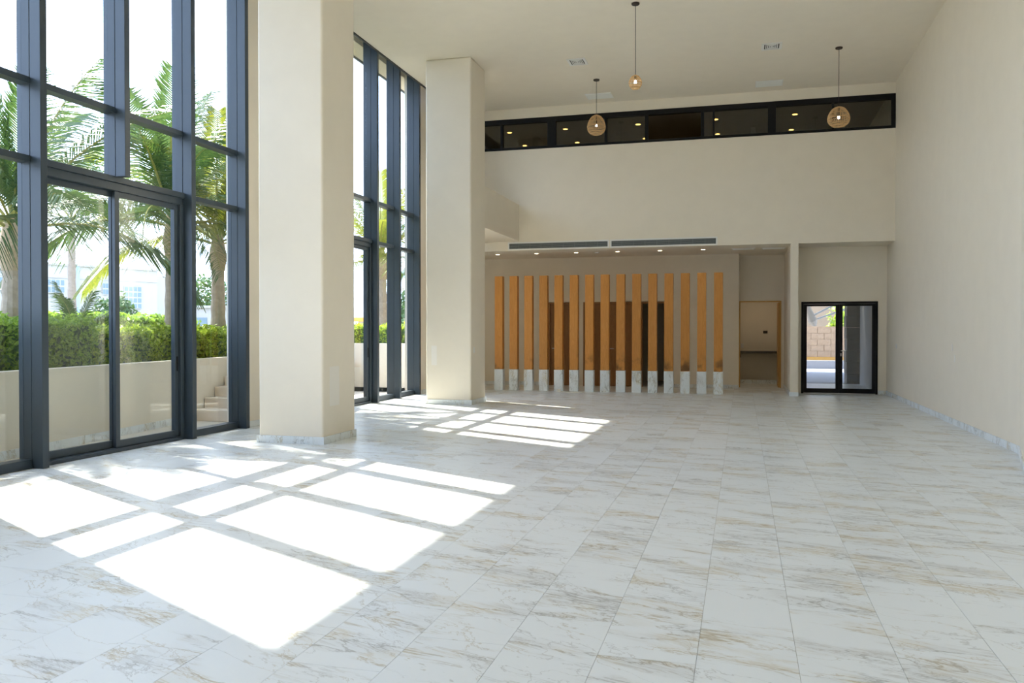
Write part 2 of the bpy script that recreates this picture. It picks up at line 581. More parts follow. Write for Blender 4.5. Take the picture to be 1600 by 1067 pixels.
# ---- ceiling with a shadow trim along the window side
ceil = box('ceiling', 'ceiling', -6.95, XR + 0.2, -5.0, YB + 0.2, ZC, 7.9)
tag(ceil, 'cream flat ceiling high above the hall', 'ceiling', kind=S)
t = box('trim_1', 'trim_black', -6.985, -6.951, -5.0, YB, ZC - 0.022, ZC + 0.08)
tag(t, 'thin black shadow trim where the ceiling ends before the tall windows', 'trim', kind=S)
box('pocket_top', 'ceiling', -8.17, -6.952, -5.0, YB + 0.2, 7.62, 7.9, ceil)
roof = box('eave', 'ceiling', -8.17, XW, -6.0, 26.0, 7.49, 7.62, ceil)
box('drip_edge', 'alu', -8.21, -8.171, -6.0, 26.0, 7.45, 7.66, ceil)

# ---- walls
wr = MB().prism([(XR, 26.0), (XR, 11.56), (2.84, 9.86), (2.84, -5.0), (3.6, -5.0), (3.6, 26.0)], -0.1, 7.4).build('wall_right', 'wall')
tag(wr, 'long blank beige side wall on the right of the hall', 'wall', kind=S)
wl_ = thing('wall_left', (-7.6, 12.4, 0), 'beige piers of the window wall between the tall glazed bays', 'wall', kind=S)
box('pier', 'wall', XW, -7.40, 11.53, 13.28, -0.1, 7.62, wl_)
box('pier', 'wall', XW, -7.40, 18.73, 26.0, -0.1, 7.62, wl_)
box('pier', 'wall', XW, -7.40, 4.42, 6.18, -0.1, 7.62, wl_)
box('pier', 'wall', XW, -7.40, -5.0, -0.92, -0.1, 7.62, wl_)
wf = box('wall_front', 'wall', XW, 3.0, -5.2, -5.0, -0.1, 7.62)
tag(wf, 'beige end wall behind the viewer', 'wall', kind=S)

wb = thing('wall_back', (-2, YB, 3.5), 'beige upper end wall carrying the dark strip window and the long air grille', 'wall', kind=S)
box('upper_wall', 'wall', XW + 0.3, XR, YB, YB + 0.2, 3.735, 6.01, wb)
box('window_lintel', 'wall', XW + 0.3, XR, YB, YB + 0.2, 6.78, ZC, wb)
mb = MB()
mb.box(-6.10, XR, YB, YB + 0.2, ZS, 3.735)
mb.build('bulkhead_drop', 'wall', wb)
wl2 = thing('wall_entry', (-2, 22.75, 0), 'shaded beige wall behind the wooden slats and the glass door recess', 'wall', kind=S)
YL = 22.75
# wall behind the slats with three door openings
DOORS = [(-5.16, -4.56), (-4.19, -2.86), (-2.63, -1.97)]
xs = XW + 0.3
for a, b2 in DOORS + [(-0.09, None)]:
    box('wall_panel', 'wall', xs, a, YL, YL + 0.15, 0, ZS, wl2)
    if b2 is not None:
        box('door_lintel', 'wall', a, b2, YL, YL + 0.15, 2.29, ZS, wl2)
        xs = b2
box('niche_side', 'wall', -0.24, -0.09, YL + 0.15, 23.45, 0, ZS, wl2)
YN = 23.3
box('niche_lintel', 'wall', -0.09, 1.06, YN, YN + 0.15, 2.30, ZS, wl2)
box('niche_jamb', 'wall', 0.985, 1.06, YN, YN + 0.15, 0, 2.30, wl2)
box('partition', 'wall', 1.062, 1.232, YB + 0.002, YN + 0.15, 0, ZS - 0.001, wl2)
YD = 21.45
DX0, DX1, DZ = 1.365, 3.075, 2.20
box('door_jamb', 'wall', 1.234, DX0, YD, YD + 0.2, 0, ZS - 0.001, wl2)
box('door_jamb', 'wall', DX1, XR - 0.001, YD, YD + 0.2, 0, ZS - 0.001, wl2)
box('door_lintel', 'wall', DX0, DX1, YD, YD + 0.2, DZ, ZS - 0.001, wl2)
# soffit / mezzanine deck
sf = MB()
sf.box(-6.10, 3.269, YB + 0.2, 25.6, ZS, 3.735)
sf.box(XW + 0.36, -6.101, 20.5, 25.6, ZS, 3.73)
sf.box(XW + 0.3, 3.269, YB + 0.2, 25.6, 3.736, 3.85)
sf = sf.build('ceiling', 'ceiling')
tag(sf, 'low beige soffit with downlights above the wooden slats', 'soffit', kind=S)
# back of house rooms
bh = thing('wall_service', (-2, 25.5, 0), 'plain walls of the service rooms seen through the inner doorways', 'wall', kind=S)
box('rear_wall', 'wall', XW + 0.3, 1.23, 25.55, 25.7, 0, ZS, bh)
box('room_divider', 'wall', -1.75, -1.6, YL + 0.15, 25.55, 0, ZS, bh)
box('side_wall', 'wall', 1.062, 1.232, YN + 0.152, 25.55, 0, ZS, bh)
# mezzanine shell
mz = thing('wall_mezzanine', (-2, 25.5, 3.85), 'dim walls of the upper room behind the strip window', 'wall', kind=S)
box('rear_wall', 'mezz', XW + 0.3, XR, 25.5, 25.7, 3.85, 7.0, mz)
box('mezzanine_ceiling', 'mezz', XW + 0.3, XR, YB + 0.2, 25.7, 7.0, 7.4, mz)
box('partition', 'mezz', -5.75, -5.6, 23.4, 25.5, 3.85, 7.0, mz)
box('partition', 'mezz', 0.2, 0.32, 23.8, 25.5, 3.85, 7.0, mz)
# beam between the far column and the back wall
bm2 = box('trim_2', 'wall', -6.28, -5.385, 17.26, YB - 0.001, 3.735, 4.64)
tag(bm2, 'deep beige beam joining the far column to the end wall', 'beam', kind=S)

# ---- square columns
def column(x0, x1, y0, y1, label, patches):
    c = thing('column', ((x0 + x1) / 2, (y0 + y1) / 2, 0), label, 'column', 'square columns along the window wall', S)
    box('shaft', 'wall', x0, x1, y0, y1, 0, ZC - 0.001, c, bevel=0.03, bseg=4)
    t_, h_ = 0.022, 0.098
    n = 3
    cuts = [0, .39, .84, 1.0]
    for k in range(3):
        a, b3 = x0 - t_ + (x1 - x0 + 2 * t_) * cuts[k], x0 - t_ + (x1 - x0 + 2 * t_) * cuts[k + 1]
        box('skirting_tile', 'base', a + .001, b3 - .001, y0 - t_, y0 - 0.001, 0, h_, c)
    for k in range(2):
        L = (y1 - y0) / 2
        box('skirting_tile', 'base', x1 + 0.001, x1 + t_, y0 + k * L + .001, y0 + (k + 1) * L - .001, 0, h_, c)
        box('skirting_tile', 'base', x0 - t_, x0 - 0.001, y0 + k * L + .001, y0 + (k + 1) * L - .001, 0, h_, c)
    for side, a, b3, z0, z1 in patches:
        if side == 'x':
            box('filler_patch', 'patch', x1 - 0.001, x1 + 0.0012, a, b3, z0, z1, c)
        else:
            box('filler_patch', 'patch', a, b3, y0 - 0.0012, y0 + 0.001, z0, z1, c)
    return c

column(-6.295, -5.335, 10.09, 11.04, 'nearer square beige column with marble skirting', [('x', 10.27, 10.55, 0.49, 1.02)])
c2 = column(-6.27, -5.297, 16.27, 17.25, 'farther square beige column that meets the deep beam', [('y', -6.15, -6.03, 0.80, 1.20)])
sw = MB().box(-5.296, -5.288, 16.42, 16.50, 1.05, 1.17).build('wall_switch', 'plastic', bevel=0.002)
tag(sw, 'small pale switch plate on the farther beige column', 'switch')

# ---- skirting tiles on the walls
def skirt(name, label, p0, p1, nx, ny, step=0.47, h=0.095, tk=0.014):
    p0, p1 = Vector((*p0, 0)), Vector((*p1, 0))
    d = p1 - p0
    L = d.length
    d.normalize()
    nrm = Vector((nx, ny, 0))
    par = thing(name, p0, label, 'skirting', kind=S)
    s = 0.0
    while s < L - 0.02:
        e = min(L, s + step)
        a, b = p0 + d * (s + .0012), p0 + d * (e - .0012)
        q = [(a.x, a.y), (b.x, b.y), (b.x + nrm.x * tk, b.y + nrm.y * tk), (a.x + nrm.x * tk, a.y + nrm.y * tk)]
        MB().prism(q, 0, h).build('skirting_tile', 'base', par)
        s = e
skirt('baseboard_right', 'marble skirting tiles along the long right wall', (XR - 0.001, 11.57), (XR - 0.001, 21.44), -1, 0)
ang = Vector((-1.7, 0.43, 0)).normalized()
skirt('baseboard_angle', 'short marble skirting where the right wall turns inward', (XR - 0.003, 11.55), (2.845, 9.87), ang.x, ang.y)
skirt('baseboard_slats', 'marble skirting at the foot of the wall behind the slats', (XW + 0.36, YL - 0.001), (-5.17, YL - 0.001), 0, -1)
skirt('baseboard_entry', 'marble skirting at the foot of the wall right of the slats', (-1.96, YL - 0.001), (-0.09, YL - 0.001), 0, -1)
skirt('baseboard_pillar', 'marble skirting wrapping the slim wall end beside the glass door', (1.05, YB), (1.244, YB), 0, -1)
skirt('baseboard_passage', 'marble skirting along the passage side of the slim wall end', (1.061, YB + .02), (1.061, YN), -1, 0)
skirt('baseboard_recess', 'marble skirting inside the glass door recess', (1.233, YB + .02), (1.233, YD - .02), 1, 0)
skirt('baseboard_door', 'marble skirting right of the glass door', (DX1 + 0.002, YD - 0.001), (XR - 0.016, YD - 0.001), 0, -1)
skirt('baseboard_pier', 'marble skirting on the pier beside the nearer window', (-7.399, 11.54), (-7.399, 13.27), 1, 0)
skirt('baseboard_rear', 'marble skirting on the pier beside the farther window', (-7.399, 18.74), (-7.399, YL - 0.02), 1, 0)

# ================================================================== tall windows
XG = -7.585      # glass plane
def tall_window(name, label, ys, door_bays, near_jamb=True):
    wroot = thing(name, (-7.5, ys[0], 0), label, 'window', kind=S)
    mw = 0.10
    top = 7.615
    d0, d1 = door_bays          # door spans bays d0..d1
    zl0, zl1, zu0, zu1 = 3.335, 3.405, 4.185, 4.255
    for k, y in enumerate(ys):
        zb = 0.0
        if d0 < k <= d1:
            zb = zl1
        m = box('mullion', 'alu', -7.645, -7.478, y, y + mw, zb, top, wroot, bevel=0.003)
        box('mullion_cover', 'alu', -7.477, -7.335, y + 0.004, y + mw - 0.004, zb, top, m, bevel=0.004)
    for k in range(len(ys) - 1):
        a, b = ys[k] + mw, ys[k + 1]
        door = d0 <= k <= d1
        box('transom', 'alu', -7.625, -7.465, a, b, zu0, zu1, wroot, bevel=0.003)
        if not door:
            box('transom', 'alu', -7.625, -7.465, a, b, zl0, zl1, wroot, bevel=0.003)
            box('sill_rail', 'alu', -7.625, -7.465, a, b, 0.0, 0.10, wroot, bevel=0.003)
            box('pane', 'glass', XG - .004, XG + .004, a, b, 0.10, zl0, wroot)
        box('pane', 'glass', XG - .004, XG + .004, a, b, zl1, zu0, wroot)
        box('head_rail', 'alu', -7.625, -7.50, a, b, 7.50, 7.60, wroot)
        box('pane', 'glass', XG - .004, XG + .004, a, b, zu1, 7.50, wroot)
    # sliding door pair
    a, b = ys[d0] + mw, ys[d1 + 1]
    mid = (a + b) / 2
    box('door_transom', 'alu', -7.63, -7.445, a, b, zl0 - 0.005, zl1, wroot, bevel=0.004)
    box('door_head', 'alu', -7.62, -7.475, a, b, 3.235, zl0 - 0.006, wroot, bevel=0.004)
    box('door_jamb', 'alu', -7.62, -7.46, b - 0.075, b - 0.001, 0.0, 3.234, wroot, bevel=0.004)
    box('door_track', 'alu', -7.64, -7.445, a, b - 0.076, 0.0, 0.045, wroot, bevel=0.004)
    def leaf(y0, y1, x0, x1, near, hside):
        mbf = MB()
        st = 0.075
        mbf.box(x0, x1, y0, y0 + st, 0.046, 3.234)
        mbf.box(x0, x1, y1 - st, y1, 0.046, 3.234)
        mbf.box(x0, x1, y0 + st, y1 - st, 0.046, 0.135)
        mbf.box(x0, x1, y0 + st, y1 - st, 3.165, 3.234)
        f = mbf.build('sliding_door', 'alu', wroot, bevel=0.003)
        xm = (x0 + x1) / 2
        box('pane', 'glass', xm - .004, xm + .004, y0 + st, y1 - st, 0.135, 3.165, f)
        yh = y1 - 0.045 if hside else y0 + 0.03
        box('pull_handle', 'alu_black', x1, x1 + 0.012, yh, yh + 0.018, 0.95, 1.15, f, bevel=0.003)
    leaf(a, mid + 0.045, -7.605, -7.56, True, False)
    leaf(mid - 0.035, b - 0.077, -7.545, -7.50, False, True)
    return wroot

tall_window('window_1', 'tall slate framed window with sliding doors left of the nearer column', [6.2, 7.5, 8.8, 10.1, 11.41], (1, 2))
tall_window('window_2', 'tall slate framed window between the two square columns', [13.3, 13.87, 15.05, 16.24, 17.43, 18.61], (1, 2))
tall_window('added_window_3', 'unseen slate framed window beyond the left edge, added for daylight', [-0.9, 0.4, 1.7, 3.0, 4.3], (1, 2))  # unseen bay, added to bring more daylight into the hall

# ================================================================== strip window
sw_ = thing('window_4', (-2, YB + 0.08, 6.01), 'black framed strip window of the upper room high on the end wall', 'window', kind=S)
FY0, FY1 = YB - 0.012, YB + 0.10
box('frame_rail', 'alu_black', XW + 0.31, XR - 0.001, FY0, FY1, 6.66, 6.779, sw_)
box('frame_rail', 'alu_black', XW + 0.31, XR - 0.001, FY0, FY1, 6.011, 6.07, sw_)
for a, b in ((-5.862, -5.80), (-4.66, -4.45), (-3.24, -3.18), (-2.27, -2.19), (-0.96, -0.885), (-0.69, -0.645), (0.55, 0.725), (1.935, 1.985), (3.185, XR - 0.001)):
    box('frame_post', 'alu_black', a, b, FY0, FY1, 6.07, 6.66, sw_)
for a, b in ((XW + 0.32, -5.862), (-5.80, -4.66), (-4.45, -3.24), (-3.18, -2.27), (-0.885, -0.69), (-0.645, 0.55), (0.725, 1.935), (1.985, 3.185)):
    box('pane', 'glass_dark', a, b, YB + 0.035, YB + 0.041, 6.07, 6.66, sw_)

def downlight(name, x, y, z, label, group, mat, r=0.052, watt=0.0):
    d = thing(name, (x, y, z), label, 'downlight', group)
    MB().lathe([(r * 0.86, z - 0.002), (r * 1.25, z - 0.006), (r * 1.3, z - 0.001)], x, y, 16).build('trim_ring', 'white_metal', d)
    MB().lathe([(r * 0.2, z - 0.0075), (r * 0.85, z - 0.0065), (r * 0.85, z - 0.003)], x, y, 16).build('lens', mat, d)
    if watt:
        ld = bpy.data.lights.new('lamp', 'SPOT')
        ld.energy = watt
        ld.color = (1.0, 0.80, 0.55)
        ld.spot_size = math.radians(110)
        ld.spot_blend = 0.6
        ld.shadow_soft_size = 0.04
        lo = bpy.data.objects.new('lamp', ld)
        COL.objects.link(lo)
        place(lo, (x, y, z - 0.02), d)
    return d

ORD = ['first', 'second', 'third', 'fourth', 'fifth', 'sixth', 'seventh', 'eighth', 'ninth', 'tenth', 'eleventh', 'twelfth', 'thirteenth', 'fourteenth', 'fifteenth']
for k, x in enumerate((-6.2, -5.155, -4.11, -3.05, -1.99, -0.94)):
    downlight('recessed_downlight', x, 21.31, ZS, f'lit recessed downlight in the low soffit, {ORD[k]} from the left', 'soffit downlights', 'led', 0.055, 5.0)
sd = MB().lathe([(0.045, ZS - 0.03), (0.055, ZS - 0.02), (0.055, ZS - 0.001)], -3.577, 21.33, 18).build('smoke_detector', 'plastic')
tag(sd, 'small unlit white smoke detector between the soffit downlights', 'detector')
for r_, y in enumerate((22.66, 24.36)):
    for k, x in enumerate((-6.25, -4.67, -2.70, -0.69, 1.27)):
        downlight('recessed_downlight', x, y, 7.0, f'amber downlight behind the strip window, {("front", "rear")[r_]} row, {ORD[k]} from the left', 'upper room downlights', 'led_up', 0.07)

# soffit diffusers by the passage
for k, (a, b) in enumerate(((-0.26, 0.29), (0.44, 1.0))):
    d = thing('slot_diffuser', ((a + b) / 2, 21.4, ZS), ('left' if k == 0 else 'right') + ' pale rectangular vent in the soffit before the passage', 'vent', 'soffit vents')
    box('frame', 'white_metal', a, b, 21.24, 21.56, ZS - 0.012, ZS - 0.001, d, bevel=0.003)
    for q in range(5):
        yq = 21.28 + q * 0.054
        box('blade', 'panel_white', a + 0.03, b - 0.03, yq, yq + 0.03, ZS - 0.018, ZS - 0.0121, d)

# long air grilles in the front of the bulkhead
for a, b, nm in ((-5.668, -3.125, 'left'), (-3.10, -0.572, 'right')):
    g = thing('air_grille', ((a + b) / 2, YB, 3.52), f'long dark linear air grille above the slats, {nm} half', 'grille', 'linear air grilles')
    fr = MB()
    z0, z1, t_ = 3.512, 3.712, 0.034
    fr.box(a, b, YB - 0.014, YB - 0.001, z0, z0 + t_)
    fr.box(a, b, YB - 0.014, YB - 0.001, z1 - t_, z1)
    fr.box(a, a + t_, YB - 0.014, YB - 0.001, z0 + t_, z1 - t_)
    fr.box(b - t_, b, YB - 0.014, YB - 0.001, z0 + t_, z1 - t_)
    fr.build('frame', 'white_metal', g)
    box('backing', 'grille_back', a + t_, b - t_, YB - 0.004, YB - 0.001, z0 + t_, z1 - t_, g)
    n = 6
    for k in range(n):
        zz = z0 + t_ + (k + 0.5) * (z1 - z0 - 2 * t_) / n
        box('louvre', 'grille', a + t_, b - t_, YB - 0.012, YB - 0.0045, zz - 0.0065, zz + 0.0065, g)
    for k in range(1, 9):
        xx = a + (b - a) * k / 9
        box('rib', 'grille', xx - 0.004, xx + 0.004, YB - 0.0135, YB - 0.0121, z0 + t_, z1 - t_, g)

# ================================================================== ceiling fittings
def four_way(x0, x1, y0, y1, label):
    d = thing('ceiling_diffuser', ((x0 + x1) / 2, (y0 + y1) / 2, ZC), label, 'vent', 'square ceiling diffusers')
    z = ZC
    fr = MB()
    t_ = 0.05
    fr.box(x0, x1, y0, y0 + t_, z - 0.014, z - 0.001)
    fr.box(x0, x1, y1 - t_, y1, z - 0.014, z - 0.001)
    fr.box(x0, x0 + t_, y0 + t_, y1 - t_, z - 0.014, z - 0.001)
    fr.box(x1 - t_, x1, y0 + t_, y1 - t_, z - 0.014, z - 0.001)
    fr.build('frame', 'white_metal', d)
    box('backing', 'grille_back', x0 + t_, x1 - t_, y0 + t_, y1 - t_, z - 0.003, z - 0.001, d)
    cx, cy = (x0 + x1) / 2, (y0 + y1) / 2
    for k in range(4):
        s = 1 - (k + 0.7) / 4.4
        hx, hy = (x1 - x0) / 2 - t_, (y1 - y0) / 2 - t_
        m = MB()
        w = 0.018
        a0, a1, b0, b1 = cx - hx * s, cx + hx * s, cy - hy * s, cy + hy * s
        zz0, zz1 = z - 0.012, z - 0.005
        if a1 - a0 > 0.07:
            m.box(a0, a1, b0, b0 + w, zz0, zz1).box(a0, a1, b1 - w, b1, zz0, zz1)
            m.box(a0, a0 + w, b0 + w, b1 - w, zz0, zz1).box(a1 - w, a1, b0 + w, b1 - w, zz0, zz1)
        else:
            m.box(a0, a1, b0, b1, zz0, zz1)
        m.build('vane_ring', 'white_metal', d)

four_way(-3.48, -3.10, 16.95, 17.37, 'square louvred diffuser in the ceiling near the farther column')
four_way(0.34, 0.72, 17.02, 17.42, 'square louvred diffuser in the ceiling toward the right wall')
for (x0, x1, nm) in ((-3.575, -2.965, 'left'), (0.262, 0.852, 'right')):
    p = thing('access_panel', ((x0 + x1) / 2, 19.78, ZC), f'flat pale access panel in the ceiling above the strip window, {nm} one', 'panel', 'ceiling access panels')
    box('frame', 'white_metal', x0, x1, 19.55, 20.02, ZC - 0.008, ZC - 0.001, p)
    box('hatch', 'panel_white', x0 + 0.02, x1 - 0.02, 19.57, 20.0, ZC - 0.014, ZC - 0.0085, p, bevel=0.003)

# pendant lamps
def pendant(x, y, ztop, zbot, rmax, label, small=False):
    p = thing('pendant_lamp', (x, y, ZC), label, 'pendant lamp', 'rattan pendant lamps')
    MB().lathe([(0.062, ZC - 0.028), (0.068, ZC - 0.022), (0.068, ZC - 0.001)], x, y, 20).build('canopy', 'cord', p)
    MB().tube([(x, y, ZC - 0.026), (x, y, ztop + 0.005)], 0.0055, 8).build('cable', 'cord', p)
    H = ztop - zbot
    if small:
        prof = [(0.02, 1.0), (0.22, 0.97), (0.55, 0.88), (0.82, 0.72), (0.97, 0.52), (1.0, 0.38), (0.92, 0.2), (0.74, 0.06), (0.56, 0.0)]
    else:
        prof = [(0.06, 1.0), (0.30, 0.975), (0.55, 0.89), (0.76, 0.75), (0.92, 0.56), (1.0, 0.38), (0.98, 0.26), (0.86, 0.10), (0.60, 0.0)]
    def at_t(t):
        q = t * (len(prof) - 1)
        i = min(int(q), len(prof) - 2)
        f = q - i
        return (prof[i][0] * (1 - f) + prof[i + 1][0] * f) * rmax, zbot + H * (prof[i][1] * (1 - f) + prof[i + 1][1] * f)
    sh = MB()
    nr = 34 if not small else 26
    for k in range(nr):
        an = 2 * math.pi * k / nr
        pts = []
        for q in range(13):
            r, z = at_t(q / 12)
            pts.append((x + r * math.cos(an), y + r * math.sin(an), z))
        sh.tube(pts, 0.0055 if not small else 0.004, 4)
    sh = sh.build('lamp_shade', 'rattan', p)
    sh['kind'] = 'stuff'
    for t_ in (0.06, 0.25, 0.45, 0.62, 0.75, 0.88, 1.0):
        r, z = at_t(t_)
        ring = MB()
        pts = [(x + r * math.cos(2 * math.pi * q / 24), y + r * math.sin(2 * math.pi * q / 24), z) for q in range(25)]
        ring.tube(pts, 0.007 if t_ < 1 else 0.013, 5, False)
        ring.build('hoop', 'rattan', sh)
    zb = zbot + H * (0.43 if small else 0.42)
    MB().tube([(x, y, ztop - 0.002), (x, y, zb + 0.05)], 0.016, 10).build('lamp_holder', 'cord', p)
    rb = 0.026
    MB().lathe([(0.004, zb - rb), (rb * .7, zb - rb * .72), (rb, zb), (rb * .8, zb + rb * .7), (0.014, zb + rb * 1.5)], x, y, 16).build('bulb', 'bulb', p, smooth=True)

pendant(-3.116, 18.49, 6.25, 5.84, 0.20, 'large rattan pendant lamp hanging before the strip window, left one')
pendant(-1.759, 14.37, 5.82, 5.60, 0.108, 'small rattan pendant lamp on a long cable, nearest the viewer', True)
pendant(1.80, 17.65, 5.875, 5.51, 0.207, 'large rattan pendant lamp hanging near the right wall')

# ================================================================== wooden slats on marble feet
YS = 20.60
slat_x = [-6.073 + k * (5.419 / 14) for k in range(15)]
for k, x in enumerate(slat_x):
    s = thing('wooden_slat', (x + 0.1, YS + 0.1, 0), f'upright oak slat on a marble block, {ORD[k]} from the farther column', 'slat', 'oak slats on marble blocks')
    box('slat_post', 'oak', x, x + 0.205, YS, YS + 0.17, 0.541, 2.885, s, bevel=0.003)
    b = box('foot_block', 'marble', x - 0.008, x + 0.213, YS - 0.008, YS + 0.178, 0.0, 0.53, s, bevel=0.002)
    box('joint_strip', 'oak', x + 0.004, x + 0.2, YS + 0.004, YS + 0.166, 0.5305, 0.5408, s)

# ================================================================== doors
def wood_door(name, a, b, label, split=False):
    d = thing(name, ((a + b) / 2, YL + 0.08, 0), label, 'door', kind=S)
    h = 2.28
    fr = MB()
    fr.box(a, a + 0.04, YL - 0.008, YL + 0.14, 0, h).box(b - 0.04, b, YL - 0.008, YL + 0.14, 0, h).box(a + 0.04, b - 0.04, YL - 0.008, YL + 0.14, h - 0.04, h)
    fr.build('door_frame', 'door_wood', d)
    spans = [(a + 0.042, b - 0.042)]
    if split:
        c = (a + b) / 2
        spans = [(a + 0.042, c - 0.002), (c + 0.002, b - 0.042)]
    for s0, s1 in spans:
        lf = box('door_leaf', 'door_wood', s0, s1, YL + 0.06, YL + 0.10, 0.006, h - 0.042, d, bevel=0.003)
        hm = MB()
        hm.tube([(s0 + 0.06, YL + 0.06, 1.02), (s0 + 0.06, YL + 0.01, 1.02), (s0 + 0.17, YL + 0.01, 1.02)], 0.009, 8)
        hm.build('door_handle', 'steel', lf)
    return d
wood_door('door_2', *DOORS[0], 'single dark oak door half hidden behind the fourth and fifth slats')
wood_door('door_3', *DOORS[1], 'double dark oak door behind the middle slats', True)
d4 = thing('door_4', ((DOORS[2][0] + DOORS[2][1]) / 2, YL + 0.08, 0), 'open dark doorway behind the tenth to twelfth slats', 'doorway', kind=S)
a, b = DOORS[2]
fr = MB()
fr.box(a, a + 0.04, YL - 0.008, YL + 0.14, 0, 2.28).box(b - 0.04, b, YL - 0.008, YL + 0.14, 0, 2.28).box(a + 0.04, b - 0.04, YL - 0.008, YL + 0.14, 2.24, 2.28)
fr.build('door_frame', 'door_wood', d4)

# pine framed opening to the service room
d5 = thing('door_5', (0.45, YN, 0), 'pine framed open doorway at the end of the passage', 'doorway', kind=S)
fr = MB()
fr.box(-0.088, -0.055, YN - 0.01, YN + 0.15, 0, 2.29).box(0.955, 0.984, YN - 0.01, YN + 0.15, 0, 2.29).box(-0.055, 0.955, YN - 0.01, YN + 0.15, 2.262, 2.29)
fr.build('door_frame', 'pine', d5)
lf = box('door_leaf', 'pine', 0.915, 0.952, YN + 0.05, YN + 0.95, 0.006, 2.255, d5, bevel=0.002)
box('hinge', 'steel', 0.905, 0.914, YN + 0.04, YN + 0.06, 0.2, 0.3, lf)
# service room contents
ct = thing('counter', (0.3, 25.2, 0), 'dark topped service counter seen through the pine doorway', 'counter')
box('worktop', 'counter', -1.0, 1.06, 24.95, 25.549, 0.86, 0.92, ct, bevel=0.004)
box('bracket', 'counter', -0.12, -0.04, 25.0, 25.54, 0.74, 0.859, ct)
box('upstand', 'base', -1.0, 1.06, 25.0, 25.02, 0.0, 0.11, ct)
sk = MB().box(0.58, 0.70, 25.535, 25.549, 1.43, 1.50).build('wall_socket', 'cord')
tag(sk, 'dark socket opening on the far wall above the service counter', 'socket')
sk2 = MB().box(-0.03, 0.03, 25.53, 25.549, 1.0, 1.14).build('soap_dispenser', 'plastic', bevel=0.01)
tag(sk2, 'small pale dispenser on the wall just above the service counter', 'dispenser')
downlight('recessed_downlight', 0.35, 24.4, ZS, 'unseen downlight added to light the service room beyond the pine doorway', None, 'led', 0.06, 22.0)  # unseen lamp, added to brighten the service room

# black glazed double door
d1 = thing('door_1', ((DX0 + DX1) / 2, YD, 0), 'black framed glazed double door to the yard beside the right wall', 'door', kind=S)
fr = MB()
y0, y1 = YD - 0.02, YD + 0.10
fr.box(DX0 + .001, DX0 + 0.05, y0, y1, 0, DZ - .001).box(DX1 - 0.05, DX1 - .001, y0, y1, 0, DZ - .001).box(DX0 + 0.05, DX1 - 0.05, y0, y1, DZ - 0.055, DZ - .001)
fr.build('door_frame', 'alu_black', d1)
cx = (DX0 + DX1) / 2
for s0, s1, side in ((DX0 + 0.052, cx - 0.002, 0), (cx + 0.002, DX1 - 0.052, 1)):
    m = MB()
    st, yb0, yb1 = 0.075, YD - 0.015, YD + 0.04
    m.box(s0, s0 + st, yb0, yb1, 0.02, DZ - 0.06).box(s1 - st, s1, yb0, yb1, 0.02, DZ - 0.06)
    m.box(s0 + st, s1 - st, yb0, yb1, 0.02, 0.125).box(s0 + st, s1 - st, yb0, yb1, DZ - 0.11, DZ - 0.06)
    lf = m.build('door_leaf', 'alu_black', d1)
    box('pane', 'glass', s0 + st, s1 - st, YD + 0.008, YD + 0.016, 0.125, DZ - 0.11, lf)
    if side:
        hm = MB()
        hm.tube([(s0 + 0.04, YD - 0.015, 1.03), (s0 + 0.04, YD - 0.06, 1.03), (s0 + 0.15, YD - 0.06, 1.03)], 0.011, 8)
        hm.build('door_handle', 'steel', lf)
        box('lock_plate', 'steel', s0 + 0.025, s0 + 0.055, YD - 0.0185, YD - 0.0151, 0.90, 0.97, lf)
box('threshold', 'steel', DX0 + 0.05, DX1 - 0.05, YD - 0.01, YD + 0.1, 0.001, 0.016, d1)

# wall plates on the right wall
for (y, z, r, lab) in ((20.13, 1.163, 0.05, 'round pale socket cover on the right wall near the glass door'),
                       (15.02, 1.23, 0.0, 'blank pale cover plate on the right wall, upper of the two'),
                       (14.85, 1.06, 0.0, 'blank pale cover plate on the right wall, lower of the two')):
    m = MB()
    if r:
        pts = []
        m.tube([(XR - 0.001, y, z), (XR - 0.012, y, z)], r, 20)
        m.tube([(XR - 0.0121, y, z), (XR - 0.015, y, z)], r * 0.5, 16)
    else:
        m.box(XR - 0.006, XR - 0.001, y - 0.035, y + 0.035, z - 0.055, z + 0.055)
    o = m.build('wall_plate', 'plastic' if r else 'patch', bevel=0.002)
    tag(o, lab, 'wall plate')

# litter on the floor
m = MB()
pts = [(-5.2, 17.05), (-4.95, 16.93), (-4.72, 16.86), (-4.4, 16.62), (-4.05, 16.47)]
for i in range(len(pts) - 1):
    (xa, ya), (xb, yb) = pts[i], pts[i + 1]
    m.prism([(xa, ya), (xb, yb), (xb + .02, yb + .10), (xa + .02, ya + .10)], 0.0005, 0.006 + 0.004 * (i % 2))
o = m.build('paper_strip', 'paper')
tag(o, 'long strip of white masking paper on the floor beside the farther column', 'paper strip')
o = MB().prism([(-3.86, 16.44), (-3.15, 16.07), (-3.12, 16.12), (-3.83, 16.5)], 0.0005, 0.005).build('paper_strip', 'paper')
tag(o, 'short loose paper strip farther out on the floor before the slats', 'paper strip')
m = MB()
m.prism([(-4.36, 20.25), (-3.72, 20.1), (-3.70, 20.45), (-4.38, 20.5)], 0.0005, 0.008)
m.prism([(-4.40, 20.3), (-4.30, 20.28), (-4.34, 20.5), (-4.44, 20.5)], 0.0085, 0.06)
o = m.build('paper_sheet', 'paper')
tag(o, 'crumpled white sheet lying at the feet of the fifth and sixth slats', 'paper')

# ================================================================== outdoors, window side
gr = box('ground', 'lawn', -160, 120, -60, 200, -0.5, -0.13)
tag(gr, 'open ground around the building', 'ground', kind=S)
te = box('terrace', 'terrace', -9.6, XW, -6, 26, -0.129, -0.02)
tag(te, 'pale paved terrace strip outside the tall windows', 'terrace', kind=S)

